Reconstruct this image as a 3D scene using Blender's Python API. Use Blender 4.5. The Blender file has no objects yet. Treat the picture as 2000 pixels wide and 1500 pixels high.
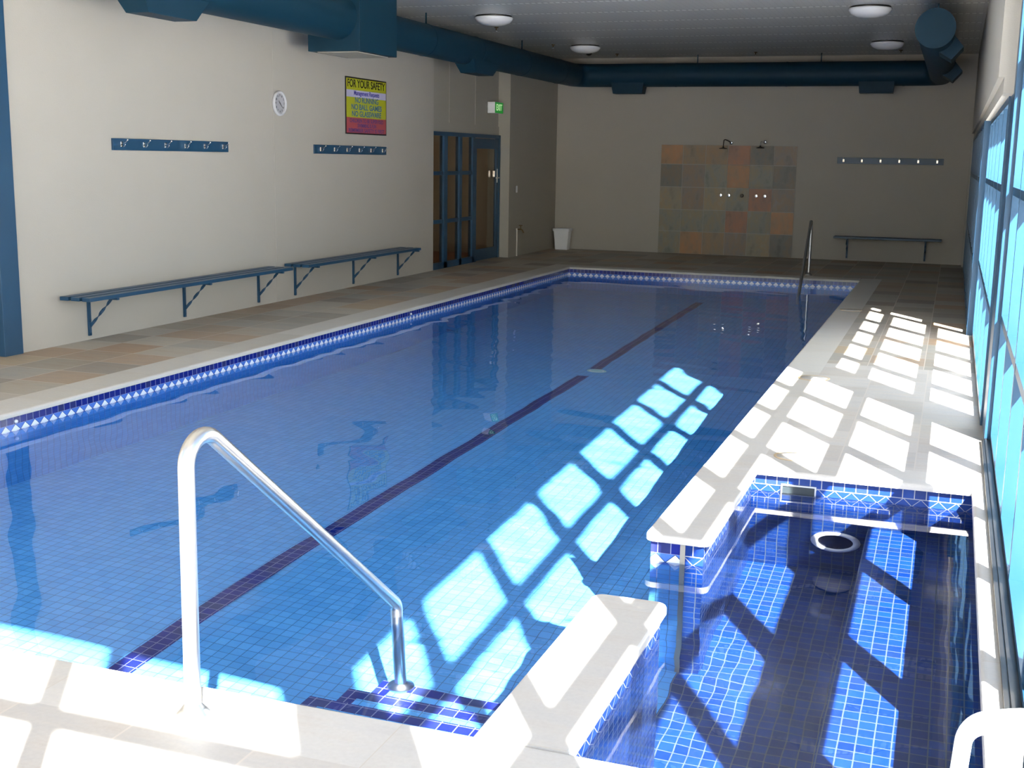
import bpy, bmesh, math, random
from mathutils import Vector, Matrix
random.seed(7)
PI = math.pi
S = bpy.context.scene
COL = S.collection
# ---------------------------------------------------------------- camera
cam_d = bpy.data.cameras.new('camera'); cam = bpy.data.objects.new('camera', cam_d); COL.objects.link(cam)
F, YAW, PITCH, ROLL, H = 2370.744, -0.343606, -0.183939, 0.016412, 1.75
cy, sy = math.cos(YAW), math.sin(YAW); cp, sp = math.cos(PITCH), math.sin(PITCH)
fwd = Vector((sy*cp, cy*cp, sp)); rt = Vector((cy, -sy, 0)); up = rt.cross(fwd)
cr, sr = math.cos(ROLL), math.sin(ROLL)
R_ = cr*rt + sr*up; U_ = -sr*rt + cr*up
M = Matrix((R_, U_, -fwd)).transposed().to_4x4(); M.translation = Vector((0, 0, H))
cam.matrix_world = M
cam_d.sensor_fit = 'HORIZONTAL'; cam_d.sensor_width = 36; cam_d.lens = F/2000*36
cam_d.clip_start = 0.02; cam_d.clip_end = 300
S.camera = cam
# ---------------------------------------------------------------- world, sun, exposure
W = bpy.data.worlds.new('world'); S.world = W; W.use_nodes = True
wn = W.node_tree.nodes; wl = W.node_tree.links
wn.clear()
sky = wn.new('ShaderNodeTexSky'); sky.sky_type = 'NISHITA'; sky.sun_disc = False
sky.sun_elevation = math.radians(42); sky.sun_rotation = math.radians(147.5); sky.dust_density = 1.5
SKY_STRENGTH = 0.60
bg = wn.new('ShaderNodeBackground'); bg.inputs['Strength'].default_value = SKY_STRENGTH
wo = wn.new('ShaderNodeOutputWorld')
wl.new(sky.outputs[0], bg.inputs[0]); wl.new(bg.outputs[0], wo.inputs[0])
sun_d = bpy.data.lights.new('sun', 'SUN'); sun = bpy.data.objects.new('sun', sun_d); COL.objects.link(sun)
sun_d.energy = 66.0; sun_d.angle = math.radians(0.55); sun_d.color = (1.0, 0.97, 0.92)
SUND = Vector((-.399, .627, -.669)).normalized()
sun.rotation_euler = SUND.to_track_quat('-Z', 'Y').to_euler()
sun.location = (6, -8, 10)
sun_d.cycles.is_caustics_light = True
S.view_settings.view_transform = 'Standard'; S.view_settings.look = 'None'
S.view_settings.gamma = 1.0; S.view_settings.use_curve_mapping = False
S.view_settings.exposure = 0.0
# ---------------------------------------------------------------- key dimensions
ZW = -0.135                                    # water level
XL, XR, YF, YN = -5.90, -1.27, 19.22, 3.25      # pool coping edges
XW = -7.587                                    # left wall
YB = 23.17                                     # back wall
SX0, SX1, SY0, SY1 = -0.975, 0.213, 3.24, 6.93   # spa coping edges
GY0, GY1 = 4.60, 5.46                          # gap between pool and spa
XN, XF = 0.386, 0.335                          # right glazing planes, near and far
ZC = 3.66                                      # ceiling of the far part
YS = 8.38                                      # where the glazed bay ends
FZ = -1.44
# ---------------------------------------------------------------- material helpers
def nt(name):
    m = bpy.data.materials.new(name); m.use_nodes = True
    n = m.node_tree.nodes; n.clear()
    o = n.new('ShaderNodeOutputMaterial')
    return m, m.node_tree, n, m.node_tree.links, o
def pbsdf(n, l, o, col=(.8,.8,.8), rough=.5, metal=0, spec=.5, coat=0):
    b = n.new('ShaderNodeBsdfPrincipled')
    b.inputs['Base Color'].default_value = (*col, 1); b.inputs['Roughness'].default_value = rough
    b.inputs['Metallic'].default_value = metal; b.inputs['Specular IOR Level'].default_value = spec
    b.inputs['Coat Weight'].default_value = coat
    l.new(b.outputs[0], o.inputs[0]); return b
def mth(n, l, op, a, b=None, c=None):
    x = n.new('ShaderNodeMath'); x.operation = op
    for i, v in enumerate((a, b, c)):
        if v is None: continue
        if isinstance(v, (int, float)): x.inputs[i].default_value = v
        else: l.new(v, x.inputs[i])
    return x.outputs[0]
def mixc(n, l, f, a, b, mode='MIX'):
    x = n.new('ShaderNodeMix'); x.data_type = 'RGBA'; x.blend_type = mode
    for s, v in ((x.inputs[0], f), (x.inputs[6], a), (x.inputs[7], b)):
        if isinstance(v, (int, float)): s.default_value = v
        elif isinstance(v, tuple): s.default_value = (*v, 1)
        else: l.new(v, s)
    return x.outputs[2]
def noise(n, l, vec, scale, detail=3, rough=.5, dim='3D'):
    x = n.new('ShaderNodeTexNoise'); x.noise_dimensions = dim
    x.inputs['Scale'].default_value = scale; x.inputs['Detail'].default_value = detail
    x.inputs['Roughness'].default_value = rough
    if vec is not None: l.new(vec, x.inputs['Vector'])
    return x
def ramp(n, l, f, stops, interp='LINEAR'):
    x = n.new('ShaderNodeValToRGB'); x.color_ramp.interpolation = interp
    e = x.color_ramp.elements
    while len(e) > 1: e.remove(e[-1])
    e[0].position = stops[0][0]; e[0].color = (*stops[0][1], 1)
    for p, c in stops[1:]:
        q = e.new(p); q.color = (*c, 1)
    l.new(f, x.inputs[0]); return x.outputs[0]
def uvs(n, l, off=(0, 0)):
    u = n.new('ShaderNodeUVMap'); u.uv_map = 'uv'
    s = n.new('ShaderNodeSeparateXYZ'); l.new(u.outputs[0], s.inputs[0])
    return u.outputs[0], mth(n, l, 'ADD', s.outputs[0], off[0]), mth(n, l, 'ADD', s.outputs[1], off[1])
def plain(name, col, rough=.5, metal=0, var=.06, scale=6, bump=0, bscale=80, spec=.5, coat=0):
    m, t, n, l, o = nt(name)
    b = pbsdf(n, l, o, col, rough, metal, spec, coat)
    tc = n.new('ShaderNodeTexCoord')
    nz = noise(n, l, tc.outputs['Object'], scale, 4)
    c = mixc(n, l, nz.outputs[0], tuple(v*(1-var) for v in col), tuple(min(1, v*(1+var)) for v in col))
    l.new(c, b.inputs['Base Color'])
    if bump:
        nb = noise(n, l, tc.outputs['Object'], bscale, 2)
        bp = n.new('ShaderNodeBump'); bp.inputs['Strength'].default_value = bump; bp.inputs['Distance'].default_value = .01
        l.new(nb.outputs[0], bp.inputs['Height']); l.new(bp.outputs[0], b.inputs['Normal'])
    return m
def cellmask(n, l, u, v, su, sv, g, bu=0.0):
    """returns grout mask (1 on grout) and a per-cell vector; g = half joint in metres"""
    fu = mth(n, l, 'DIVIDE', u, su); fv = mth(n, l, 'DIVIDE', v, sv)
    iv = mth(n, l, 'FLOOR', fv)
    if bu: fu = mth(n, l, 'ADD', fu, mth(n, l, 'MULTIPLY', iv, bu))
    iu = mth(n, l, 'FLOOR', fu)
    du = mth(n, l, 'ABSOLUTE', mth(n, l, 'SUBTRACT', mth(n, l, 'SUBTRACT', fu, iu), .5))
    dv = mth(n, l, 'ABSOLUTE', mth(n, l, 'SUBTRACT', mth(n, l, 'SUBTRACT', fv, iv), .5))
    mu = mth(n, l, 'GREATER_THAN', du, .5-g/su); mv = mth(n, l, 'GREATER_THAN', dv, .5-g/sv)
    cv = n.new('ShaderNodeCombineXYZ'); l.new(iu, cv.inputs[0]); l.new(iv, cv.inputs[1])
    return mth(n, l, 'MAXIMUM', mu, mv), cv.outputs[0]
def mosaic(name, stops, grout, size=.0635, g=.0022, off=(0, 0), sv=None, cloud=.12, rough=.12):
    m, t, n, l, o = nt(name); b = pbsdf(n, l, o, rough=rough)
    uv, u, v = uvs(n, l, off)
    gm, cell = cellmask(n, l, u, v, size, sv or size, g)
    wnz = n.new('ShaderNodeTexWhiteNoise'); wnz.noise_dimensions = '3D'; l.new(cell, wnz.inputs[0])
    c = ramp(n, l, wnz.outputs[0], stops)
    nz = noise(n, l, uv, 18, 4, .65)
    c = mixc(n, l, cloud, c, mixc(n, l, nz.outputs[0], (.02, .03, .06), (.75, .82, .95)), 'OVERLAY')
    c = mixc(n, l, gm, c, grout)
    l.new(c, b.inputs['Base Color'])
    l.new(mth(n, l, 'ADD', rough, mth(n, l, 'MULTIPLY', gm, .5)), b.inputs['Roughness'])
    return m
def diamond(name, white, other, line, off=(0, 0), w=.094, h=.085, lw=.05, rough=.12, topline=False):
    m, t, n, l, o = nt(name); b = pbsdf(n, l, o, rough=rough)
    uv, u, v = uvs(n, l, off)
    fu = mth(n, l, 'FRACT', mth(n, l, 'DIVIDE', u, w)); fv = mth(n, l, 'FRACT', mth(n, l, 'DIVIDE', v, h))
    a = mth(n, l, 'MULTIPLY', mth(n, l, 'ABSOLUTE', mth(n, l, 'SUBTRACT', fu, .5)), 2)
    c_ = mth(n, l, 'MULTIPLY', mth(n, l, 'ABSOLUTE', mth(n, l, 'SUBTRACT', fv, .5)), 2)
    s = mth(n, l, 'SUBTRACT', mth(n, l, 'ADD', a, c_), 1)
    inside = mth(n, l, 'LESS_THAN', s, 0)
    ln = mth(n, l, 'LESS_THAN', mth(n, l, 'ABSOLUTE', s), lw)
    if topline: ln = mth(n, l, 'MAXIMUM', ln, mth(n, l, 'GREATER_THAN', c_, .95))
    c = mixc(n, l, inside, other, white); c = mixc(n, l, ln, c, line)
    nz = noise(n, l, uv, 25, 3)
    c = mixc(n, l, .12, c, mixc(n, l, nz.outputs[0], (.05, .05, .1), (.9, .9, 1.0)), 'OVERLAY')
    l.new(c, b.inputs['Base Color']); return m
def slabs(name, stops, su, sv, off=(0, 0), bu=0, g=.004, joint=(.42, .37, .32), rough=.55, streak=.35):
    m, t, n, l, o = nt(name); b = pbsdf(n, l, o, rough=rough, spec=.35)
    uv, u, v = uvs(n, l, off)
    gm, cell = cellmask(n, l, u, v, su, sv, g, bu)
    wnz = n.new('ShaderNodeTexWhiteNoise'); wnz.noise_dimensions = '3D'; l.new(cell, wnz.inputs[0])
    c = ramp(n, l, wnz.outputs[0], stops)
    mp = n.new('ShaderNodeVectorMath'); mp.operation = 'MULTIPLY'; l.new(uv, mp.inputs[0]); mp.inputs[1].default_value = (1.2, 5.0, 1)
    ad = n.new('ShaderNodeVectorMath'); ad.operation = 'MULTIPLY_ADD'; l.new(wnz.outputs[1], ad.inputs[0]); ad.inputs[1].default_value = (9, 9, 9)
    l.new(mp.outputs[0], ad.inputs[2])
    nz = noise(n, l, ad.outputs[0], 2.2, 6, .62)
    nr = ramp(n, l, nz.outputs[0], [(.30, (.50, .38, .27)), (.48, (.62, .58, .52)), (.6, (.5, .5, .5)), (.75, (.40, .38, .38))])
    c = mixc(n, l, streak, c, nr, 'OVERLAY')
    n2 = noise(n, l, uv, 60, 3); c = mixc(n, l, .08, c, n2.outputs[0], 'OVERLAY')
    c = mixc(n, l, gm, c, joint)
    l.new(c, b.inputs['Base Color'])
    bp = n.new('ShaderNodeBump'); bp.inputs['Strength'].default_value = .25; bp.inputs['Distance'].default_value = .004
    l.new(nz.outputs[0], bp.inputs['Height']); l.new(bp.outputs[0], b.inputs['Normal'])
    return m
MT = {}
MT['blue'] = plain('teal blue paint', (.012, .06, .125), .38, var=.05)
MT['duct'] = plain('dark teal duct paint', (.004, .032, .058), .55, var=.06, spec=.25)
MT['wall'] = plain('cream painted render', (.43, .40, .35), .75, var=.03, scale=1.5, bump=.12, bscale=120)
MT['wall_shade'] = plain('shaded cream paint', (.37, .345, .29), .7, var=.03, scale=1.5)  # darker copy of the cream wall, shade put into the colour
MT['steel'] = plain('brushed stainless steel', (.56, .555, .54), .32, 1, var=.04, scale=20)
MT['chrome'] = plain('polished chrome', (.85, .85, .87), .1, 1, var=.02)
MT['darkmetal'] = plain('dark metal', (.06, .055, .05), .35, .8)
MT['brass'] = plain('tarnished brass', (.16, .11, .05), .4, .8)
MT['white'] = plain('white plastic', (.82, .83, .85), .35, var=.02)
MT['black'] = plain('black plastic', (.012, .012, .014), .35)
MT['pvc'] = plain('cream pvc pipe', (.70, .66, .58), .4)
MT['dome'] = plain('opal light glass', (.78, .78, .80), .25, var=.01)
MT['rubber'] = plain('grey rubber seal', (.30, .28, .24), .6)
MT['lid'] = plain('sandy plastic lid', (.62, .48, .30), .5)
MT['coping'] = slabs('cream sandstone coping', [(0, (.50, .48, .445)), (.5, (.54, .52, .485)), (1, (.48, .455, .41))], 5.0, 1.2, (0, .35), g=.0018, joint=(.5, .45, .38), streak=.15, rough=.45)
MT['coping_x'] = slabs('cream sandstone coping across', [(0, (.50, .48, .445)), (.5, (.54, .52, .485)), (1, (.48, .455, .41))], 1.2, 5.0, (.3, 0), g=.0018, joint=(.5, .45, .38), streak=.15, rough=.45)
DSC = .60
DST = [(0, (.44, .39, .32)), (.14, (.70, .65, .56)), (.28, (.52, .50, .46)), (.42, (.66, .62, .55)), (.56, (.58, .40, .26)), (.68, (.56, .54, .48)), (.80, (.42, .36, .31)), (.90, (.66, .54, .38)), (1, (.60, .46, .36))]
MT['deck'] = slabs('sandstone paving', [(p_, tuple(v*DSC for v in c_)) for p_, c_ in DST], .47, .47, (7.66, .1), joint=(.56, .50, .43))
MT['deck_near'] = slabs('pale sandstone paving', [(0, (.44, .42, .39)), (.5, (.51, .49, .46)), (1, (.45, .42, .38))], .435, .435, (.97, .1), joint=(.55, .5, .44), streak=.25)
MT['shower'] = None
MT['pool_tile'] = mosaic('light blue pool mosaic', [(0, (.105, .39, .78)), (.5, (.12, .42, .82)), (1, (.135, .45, .85))], (.03, .13, .30), g=.0017, cloud=.10)
MT['navy_tile'] = mosaic('navy pool mosaic', [(0, (.008, .015, .16)), (.6, (.012, .022, .22)), (1, (.03, .045, .16))], (.20, .22, .36), g=.0022, cloud=.10)
MT['pool_diamond'] = diamond('pool diamond frieze', (.74, .78, .86), (.07, .17, .56), (.02, .04, .10))
MT['spa_tile'] = mosaic('cobalt spa mosaic', [(0, (.004, .027, .15)), (.35, (.006, .038, .20)), (.7, (.008, .050, .24)), (1, (.009, .032, .12))], (.085, .11, .15), g=.0026, cloud=.30)
MT['spa_top'] = mosaic('cobalt spa rim mosaic', [(0, (.008, .026, .15)), (.5, (.014, .05, .24)), (1, (.025, .045, .16))], (.28, .29, .32), g=.0026, off=(.02, .030), sv=.065, cloud=.3)
MT['navy_top'] = mosaic('navy pool rim mosaic', [(0, (.008, .014, .15)), (.6, (.012, .02, .22)), (1, (.03, .035, .14))], (.22, .24, .40), g=.0022, off=(0, .030), sv=.065, cloud=.10)
MT['spa_diamond'] = diamond('spa diamond frieze', (.012, .042, .21), (.010, .036, .18), (.28, .29, .32), lw=.055, topline=True)
MT['terracotta'] = plain('terracotta floor', (.36, .12, .04), .5, var=.1)
MT['corridor'] = plain('beige corridor wall', (.52, .42, .30), .8)
MT['ground'] = plain('pale concrete ground', (.55, .54, .52), .9, var=.1)
def glass_mat(name, tint, r0=.045):
    m, t, n, l, o = nt(name)
    tr = n.new('ShaderNodeBsdfTransparent'); tr.inputs[0].default_value = (*tint, 1)
    gl = n.new('ShaderNodeBsdfGlossy'); gl.inputs[0].default_value = (1, 1, 1, 1); gl.inputs['Roughness'].default_value = .0
    lw = n.new('ShaderNodeLayerWeight'); lw.inputs[0].default_value = .5
    fr = mth(n, l, 'MULTIPLY_ADD', mth(n, l, 'POWER', lw.outputs['Facing'], 5), .6, .03)
    mx = n.new('ShaderNodeMixShader'); l.new(fr, mx.inputs[0]); l.new(tr.outputs[0], mx.inputs[1]); l.new(gl.outputs[0], mx.inputs[2])
    l.new(mx.outputs[0], o.inputs[0]); return m
MT['glass'] = glass_mat('window glass', (.96, .97, .98))
MT['doorglass'] = glass_mat('door glass', (.72, .70, .66))
def water_mat():
    m, t, n, l, o = nt('clear pool water')
    g = n.new('ShaderNodeBsdfRefraction'); g.inputs['IOR'].default_value = 1.333; g.inputs['Roughness'].default_value = 0; g.inputs[0].default_value = (.97, .99, 1, 1)
    gl = n.new('ShaderNodeBsdfGlossy'); gl.inputs['Roughness'].default_value = 0; gl.inputs[0].default_value = (1, 1, 1, 1)
    fr = n.new('ShaderNodeFresnel'); fr.inputs[0].default_value = 1.333
    mx = n.new('ShaderNodeMixShader'); l.new(fr.outputs[0], mx.inputs[0]); l.new(g.outputs[0], mx.inputs[1]); l.new(gl.outputs[0], mx.inputs[2])
    l.new(mx.outputs[0], o.inputs[0]); return m
MT['water'] = water_mat()
def emis(name, col, st):
    m, t, n, l, o = nt(name); b = pbsdf(n, l, o, col, .4)
    b.inputs['Emission Color'].default_value = (*col, 1); b.inputs['Emission Strength'].default_value = st; return m
MT['exitgreen'] = emis('backlit green', (.01, .30, .03), .35)
MT['exitwhite'] = emis('backlit white', (.55, .9, .45), .6)
def ceiling_mat():
    m, t, n, l, o = nt('perforated white ceiling panels'); b = pbsdf(n, l, o, rough=.28, spec=.5)
    uv, u, v = uvs(n, l, (0, -.30))
    fu = mth(n, l, 'FRACT', mth(n, l, 'DIVIDE', u, .08)); fv = mth(n, l, 'FRACT', mth(n, l, 'DIVIDE', v, 1.085))
    rib = mth(n, l, 'GREATER_THAN', mth(n, l, 'ABSOLUTE', mth(n, l, 'SUBTRACT', fu, .5)), .44)
    row = mth(n, l, 'LESS_THAN', mth(n, l, 'ABSOLUTE', mth(n, l, 'SUBTRACT', fv, .5)), .034)
    dot = mth(n, l, 'GREATER_THAN', fu, .35)
    gr = mth(n, l, 'LESS_THAN', mth(n, l, 'ABSOLUTE', mth(n, l, 'SUBTRACT', fv, .46)), .010)
    c = mixc(n, l, mth(n, l, 'MULTIPLY', rib, .35), (.52, .52, .51), (.33, .33, .32))
    c = mixc(n, l, gr, c, (.2, .2, .19))
    c = mixc(n, l, mth(n, l, 'MULTIPLY', row, dot), c, (.95, .95, .93))
    l.new(c, b.inputs['Base Color']); return m
MT['ceiling'] = ceiling_mat()
def boards_mat():
    m, t, n, l, o = nt('pale blue grey cladding boards'); b = pbsdf(n, l, o, rough=.6)
    uv, u, v = uvs(n, l)
    gm, cell = cellmask(n, l, u, v, .11, 50, .004)
    wnz = n.new('ShaderNodeTexWhiteNoise'); l.new(cell, wnz.inputs[0])
    c = ramp(n, l, wnz.outputs[0], [(0, (.82, .88, .88)), (1, (.88, .92, .92))])
    c = mixc(n, l, gm, c, (.25, .36, .42)); l.new(c, b.inputs['Base Color']); return m
MT['boards'] = boards_mat()
# ---------------------------------------------------------------- mesh helpers
class MB:
    def __init__(s): s.v = []; s.f = []; s.m = []; s.sm = []
    def face(s, pts, mi=0, smooth=False):
        k = len(s.v); s.v += [tuple(p) for p in pts]; s.f.append(tuple(range(k, k+len(pts)))); s.m.append(mi); s.sm.append(smooth)
    def raw(s, vs, fs, mi=0, smooth=False):
        k = len(s.v); s.v += [tuple(p) for p in vs]
        for f in fs: s.f.append(tuple(k+i for i in f)); s.m.append(mi); s.sm.append(smooth)
    def box(s, x0, x1, y0, y1, z0, z1, mi=0, M=None):
        vs = [Vector((x, y, z)) for z in (z0, z1) for y in (y0, y1) for x in (x0, x1)]
        if M: vs = [M @ v for v in vs]
        s.raw(vs, [(0, 2, 3, 1), (4, 5, 7, 6), (0, 1, 5, 4), (2, 6, 7, 3), (0, 4, 6, 2), (1, 3, 7, 5)], mi)
    def rbox(s, x0, x1, y0, y1, z0, z1, r=.004, mi=0):
        """box with bevelled vertical and horizontal edges"""
        bm = bmesh.new(); bmesh.ops.create_cube(bm, size=1)
        for v in bm.verts: v.co = Vector((x0+(v.co.x+.5)*(x1-x0), y0+(v.co.y+.5)*(y1-y0), z0+(v.co.z+.5)*(z1-z0)))
        bmesh.ops.bevel(bm, geom=bm.edges[:], offset=r, segments=2, profile=.6, affect='EDGES')
        bm.verts.index_update(); s.raw([v.co.copy() for v in bm.verts], [[v.index for v in f.verts] for f in bm.faces], mi); bm.free()
    def tube(s, pts, r, seg=16, mi=0, caps=True, closed=False):
        pts = [Vector(p) for p in pts]; n = len(pts); rs = r if isinstance(r, (list, tuple)) else [r]*n
        T = []
        for i in range(n):
            a = pts[max(0, i-1)]; b = pts[min(n-1, i+1)]
            T.append((b-a).normalized())
        ref = Vector((0, 0, 1)) if abs(T[0].z) < .9 else Vector((1, 0, 0))
        N = (ref - T[0]*ref.dot(T[0])).normalized(); vs = []
        for i in range(n):
            N = (N - T[i]*N.dot(T[i])).normalized(); B = T[i].cross(N)
            for k in range(seg):
                a = 2*PI*k/seg; vs.append(pts[i]+(N*math.cos(a)+B*math.sin(a))*rs[i])
        fs = [(i*seg+k, i*seg+(k+1) % seg, (i+1)*seg+(k+1) % seg, (i+1)*seg+k) for i in range(n-1) for k in range(seg)]
        s.raw(vs, fs, mi, True)
        if caps:
            s.face([vs[k] for k in range(seg)][::-1], mi); s.face([vs[(n-1)*seg+k] for k in range(seg)], mi)
    def lathe(s, prof, M=None, seg=28, mi=0, smooth=True):
        """prof = [(r, z)...] around z"""
        vs = []
        for r, z in prof:
            for k in range(seg):
                a = 2*PI*k/seg; vs.append(Vector((r*math.cos(a), r*math.sin(a), z)))
        if M: vs = [M @ v for v in vs]
        fs = [(i*seg+k, i*seg+(k+1) % seg, (i+1)*seg+(k+1) % seg, (i+1)*seg+k) for i in range(len(prof)-1) for k in range(seg)]
        s.raw(vs, fs, mi, smooth)
    def build(s, name, mats, parent=None, base=(0, 0, 0), bevel=0):
        if not isinstance(mats, (list, tuple)): mats = [mats]
        me = bpy.data.meshes.new(name); b = Vector(base)
        me.from_pydata([tuple(Vector(v)-b) for v in s.v], [], s.f)
        for m in mats: me.materials.append(m)
        me.polygons.foreach_set('material_index', s.m); me.polygons.foreach_set('use_smooth', s.sm)
        uv = me.uv_layers.new(name='uv'); me.update()
        for p in me.polygons:
            nx, ny, nz = (abs(c) for c in p.normal)
            for li in p.loop_indices:
                co = s.v[me.loops[li].vertex_index]
                uv.data[li].uv = (co[0], co[1]) if nz >= max(nx, ny) else ((co[1], co[2]) if nx >= ny else (co[0], co[2]))
        o = bpy.data.objects.new(name, me); COL.objects.link(o)
        if parent is not None:
            o.parent = parent
        else: o.location = b
        return o
def rot_to(loc, direction, roll=0):
    q = Vector(direction).normalized().to_track_quat('Z', 'Y')
    return Matrix.Translation(Vector(loc)) @ q.to_matrix().to_4x4()
def tag(o, label, cat, group=None, kind=None):
    o['label'] = label; o['category'] = cat
    if group: o['group'] = group
    if kind: o['kind'] = kind
    return o
def struct(o, label=None):
    o['kind'] = 'structure'
    if label: o['label'] = label
    return o
def empty(name, loc):
    o = bpy.data.objects.new(name, None); o.location = loc; o.empty_display_size = .1; COL.objects.link(o); return o
def part(name, mb, mat, par): return mb.build(name, mat, par, base=par['_b'] if '_b' in par else par.location)
def copy_tree(o, parent=None):
    c = o.copy(); COL.objects.link(c); c.parent = parent
    for ch in o.children: copy_tree(ch, c)
    return c
def fillet(pts, r, n=8):
    """polyline with rounded corners"""
    P = [Vector(p) for p in pts]; out = [P[0]]
    for i in range(1, len(P)-1):
        a, b, c = P[i-1], P[i], P[i+1]; d1 = (a-b).normalized(); d2 = (c-b).normalized()
        ang = d1.angle(d2); rr = r[i-1] if isinstance(r, (list, tuple)) else r
        t = min(rr/math.tan(ang/2), .49*(a-b).length, .49*(c-b).length); q = t*math.tan(ang/2)
        p1 = b+d1*t; p2 = b+d2*t; ctr = b+(d1+d2).normalized()*(q/math.sin(ang/2))
        v1 = p1-ctr; v2 = p2-ctr; om = v1.angle(v2)
        for k in range(n+1):
            f = k/n; out.append(ctr+(v1*math.sin((1-f)*om)+v2*math.sin(f*om))/math.sin(om))
    out.append(P[-1]); return out
# ================================================================ STRUCTURE
# ---- deck and coping
def rect(mb, x0, x1, y0, y1, z0=-.12, z1=0, mi=0): mb.box(x0, x1, y0, y1, z0, z1, mi)
d = MB()
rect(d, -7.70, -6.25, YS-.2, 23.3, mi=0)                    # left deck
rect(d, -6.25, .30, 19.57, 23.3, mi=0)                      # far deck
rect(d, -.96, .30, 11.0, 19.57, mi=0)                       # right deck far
rect(d, -.96, .42, 7.25, 11.0, mi=1)                        # right deck near
rect(d, -7.70, -6.25, -.2, YS-.2, mi=0)
rect(d, -7.70, .45, -.2, 2.92, mi=1) if False else rect(d, -6.25, .45, -.2, 2.93, mi=1)
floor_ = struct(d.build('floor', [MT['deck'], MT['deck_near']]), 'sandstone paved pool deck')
def nose_box(x0, x1, y0, y1, mat, nx0=0, nx1=0, ny0=0, ny1=0, mb=None, r=.022):
    """coping slab, underside -.035, rounded nose on flagged sides"""
    bm = bmesh.new(); bmesh.ops.create_cube(bm, size=1)
    z0 = -.035
    for v in bm.verts: v.co = Vector((x0+(v.co.x+.5)*(x1-x0), y0+(v.co.y+.5)*(y1-y0), z0+(v.co.z+.5)*(-z0)))
    bm.normal_update()
    ed = []
    for e in bm.edges:
        c = (e.verts[0].co+e.verts[1].co)/2
        horiz = abs(e.verts[0].co.z-e.verts[1].co.z) < 1e-6
        if horiz and c.z > z0/2:
            if (nx0 and abs(c.x-x0) < 1e-5) or (nx1 and abs(c.x-x1) < 1e-5) or (ny0 and abs(c.y-y0) < 1e-5) or (ny1 and abs(c.y-y1) < 1e-5): ed.append(e)
    if ed: bmesh.ops.bevel(bm, geom=ed, offset=r, segments=5, profile=.55, affect='EDGES')
    bm.verts.index_update(); k = len(mb.f)
    mb.raw([v.co.copy() for v in bm.verts], [[v.index for v in f.verts] for f in bm.faces], mat); bm.free()
c = MB()
nose_box(-6.25, XL, 2.93, 19.57, 0, nx1=1, mb=c)
nose_box(XL, XR, YF, 19.57, 1, ny0=1, mb=c)
nose_box(XR, -.96, 7.25, 19.57, 0, nx0=1, mb=c)
nose_box(XR, .43, SY1, 7.25, 1, nx0=1, ny0=1, mb=c)
nose_box(XL, .43, 2.93, YN-.005, 1, ny1=1, mb=c)
nose_box(SX1, .43, YN-.005, SY1, 0, nx0=1, mb=c)
struct(c.build('pool_coping', [MT['coping'], MT['coping_x']]), 'cream stone coping round pool and spa')
def divider(y0, y1, end, name):
    """coping slab on the wall between pool and spa with rounded free corners"""
    bm = bmesh.new(); r = .05; x0, x1 = XR, SX0+.018; P = []
    def arc(cx, cy_, a0): return [(cx+r*math.cos(math.radians(a0+t*15)), cy_+r*math.sin(math.radians(a0+t*15))) for t in range(7)]
    if end == 'near': P = arc(x0+r, y0+r, 180)+arc(x1-r, y0+r, 270)+[(x1, y1), (x0, y1)]
    else: P = [(x0, y0), (x1, y0)]+arc(x1-r, y1-r, 0)+arc(x0+r, y1-r, 90)
    vs = [bm.verts.new((x, y, 0)) for x, y in P]; f = bm.faces.new(vs)
    ex = bmesh.ops.extrude_face_region(bm, geom=[f])
    for v in ex['geom']:
        if isinstance(v, bmesh.types.BMVert): v.co.z = -.035
    bm.normal_update(); bmesh.ops.recalc_face_normals(bm, faces=bm.faces[:])
    ed = [e for e in bm.edges if abs(e.verts[0].co.z) < 1e-6 and abs(e.verts[1].co.z) < 1e-6 and not
          (abs(e.verts[0].co.y-(y1 if end == 'near' else y0)) < 1e-5 and abs(e.verts[1].co.y-(y1 if end == 'near' else y0)) < 1e-5)]
    bmesh.ops.bevel(bm, geom=ed, offset=.016, segments=4, profile=.55, affect='EDGES')
    bm.verts.index_update(); mb = MB(); mb.raw([v.co.copy() for v in bm.verts], [[v.index for v in q.verts] for q in bm.faces]); bm.free()
    return struct(mb.build(name, MT['coping']), 'cream stone capping of the low wall between pool and spa')
divider(GY1, SY1-.001, 'near', 'spa_divider_coping'); divider(YN-.004, GY0, 'far', 'spa_divider_coping')
# ---- basins
TS = .03                                        # setback of tiled faces under the nose
def zfloor(y): 
    if y < 5.5: return FZ
    if y < 12.6: return FZ-(y-5.5)/7.1*.60
    return FZ-.60
def wallrun(mb, a, b, n=1, lowmat=2, zf=None, flip=False):
    """tiled wall from a to b: rim row, frieze row, field"""
    for i in range(n):
        p = Vector(a).lerp(Vector(b), i/n); q = Vector(a).lerp(Vector(b), (i+1)/n)
        zp = zf(p.y) if zf else FZ; zq = zf(q.y) if zf else FZ
        for z0p, z0q, z1, mi in ((-.095, -.095, -.03, 0), (-.18, -.18, -.095, 1), (zp, zq, -.18, lowmat)):
            f = [(p.x, p.y, z0p), (q.x, q.y, z0q), (q.x, q.y, z1), (p.x, p.y, z1)]
            mb.face(f[::-1] if flip else f, mi)
b = MB()
x0, x1, y0, y1 = XL-TS, XR+TS, YN-TS, YF+TS
XU, XV = -.78, -1.0                              # right wall set back unseen under the coping so refracted sun reaches the floor
wallrun(b, (x0, y0), (x0, y1), 16, zf=zfloor); wallrun(b, (x0, y1), (XU, y1), 1, zf=zfloor)
wallrun(b, (XU, y1), (XU, SY1+.05), 13, zf=zfloor); wallrun(b, (XU, SY1+.05), (XV, SY1+.05), 1, zf=zfloor); wallrun(b, (XV, SY1+.05), (XV, GY1+TS*.6), 2, zf=zfloor)
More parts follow.
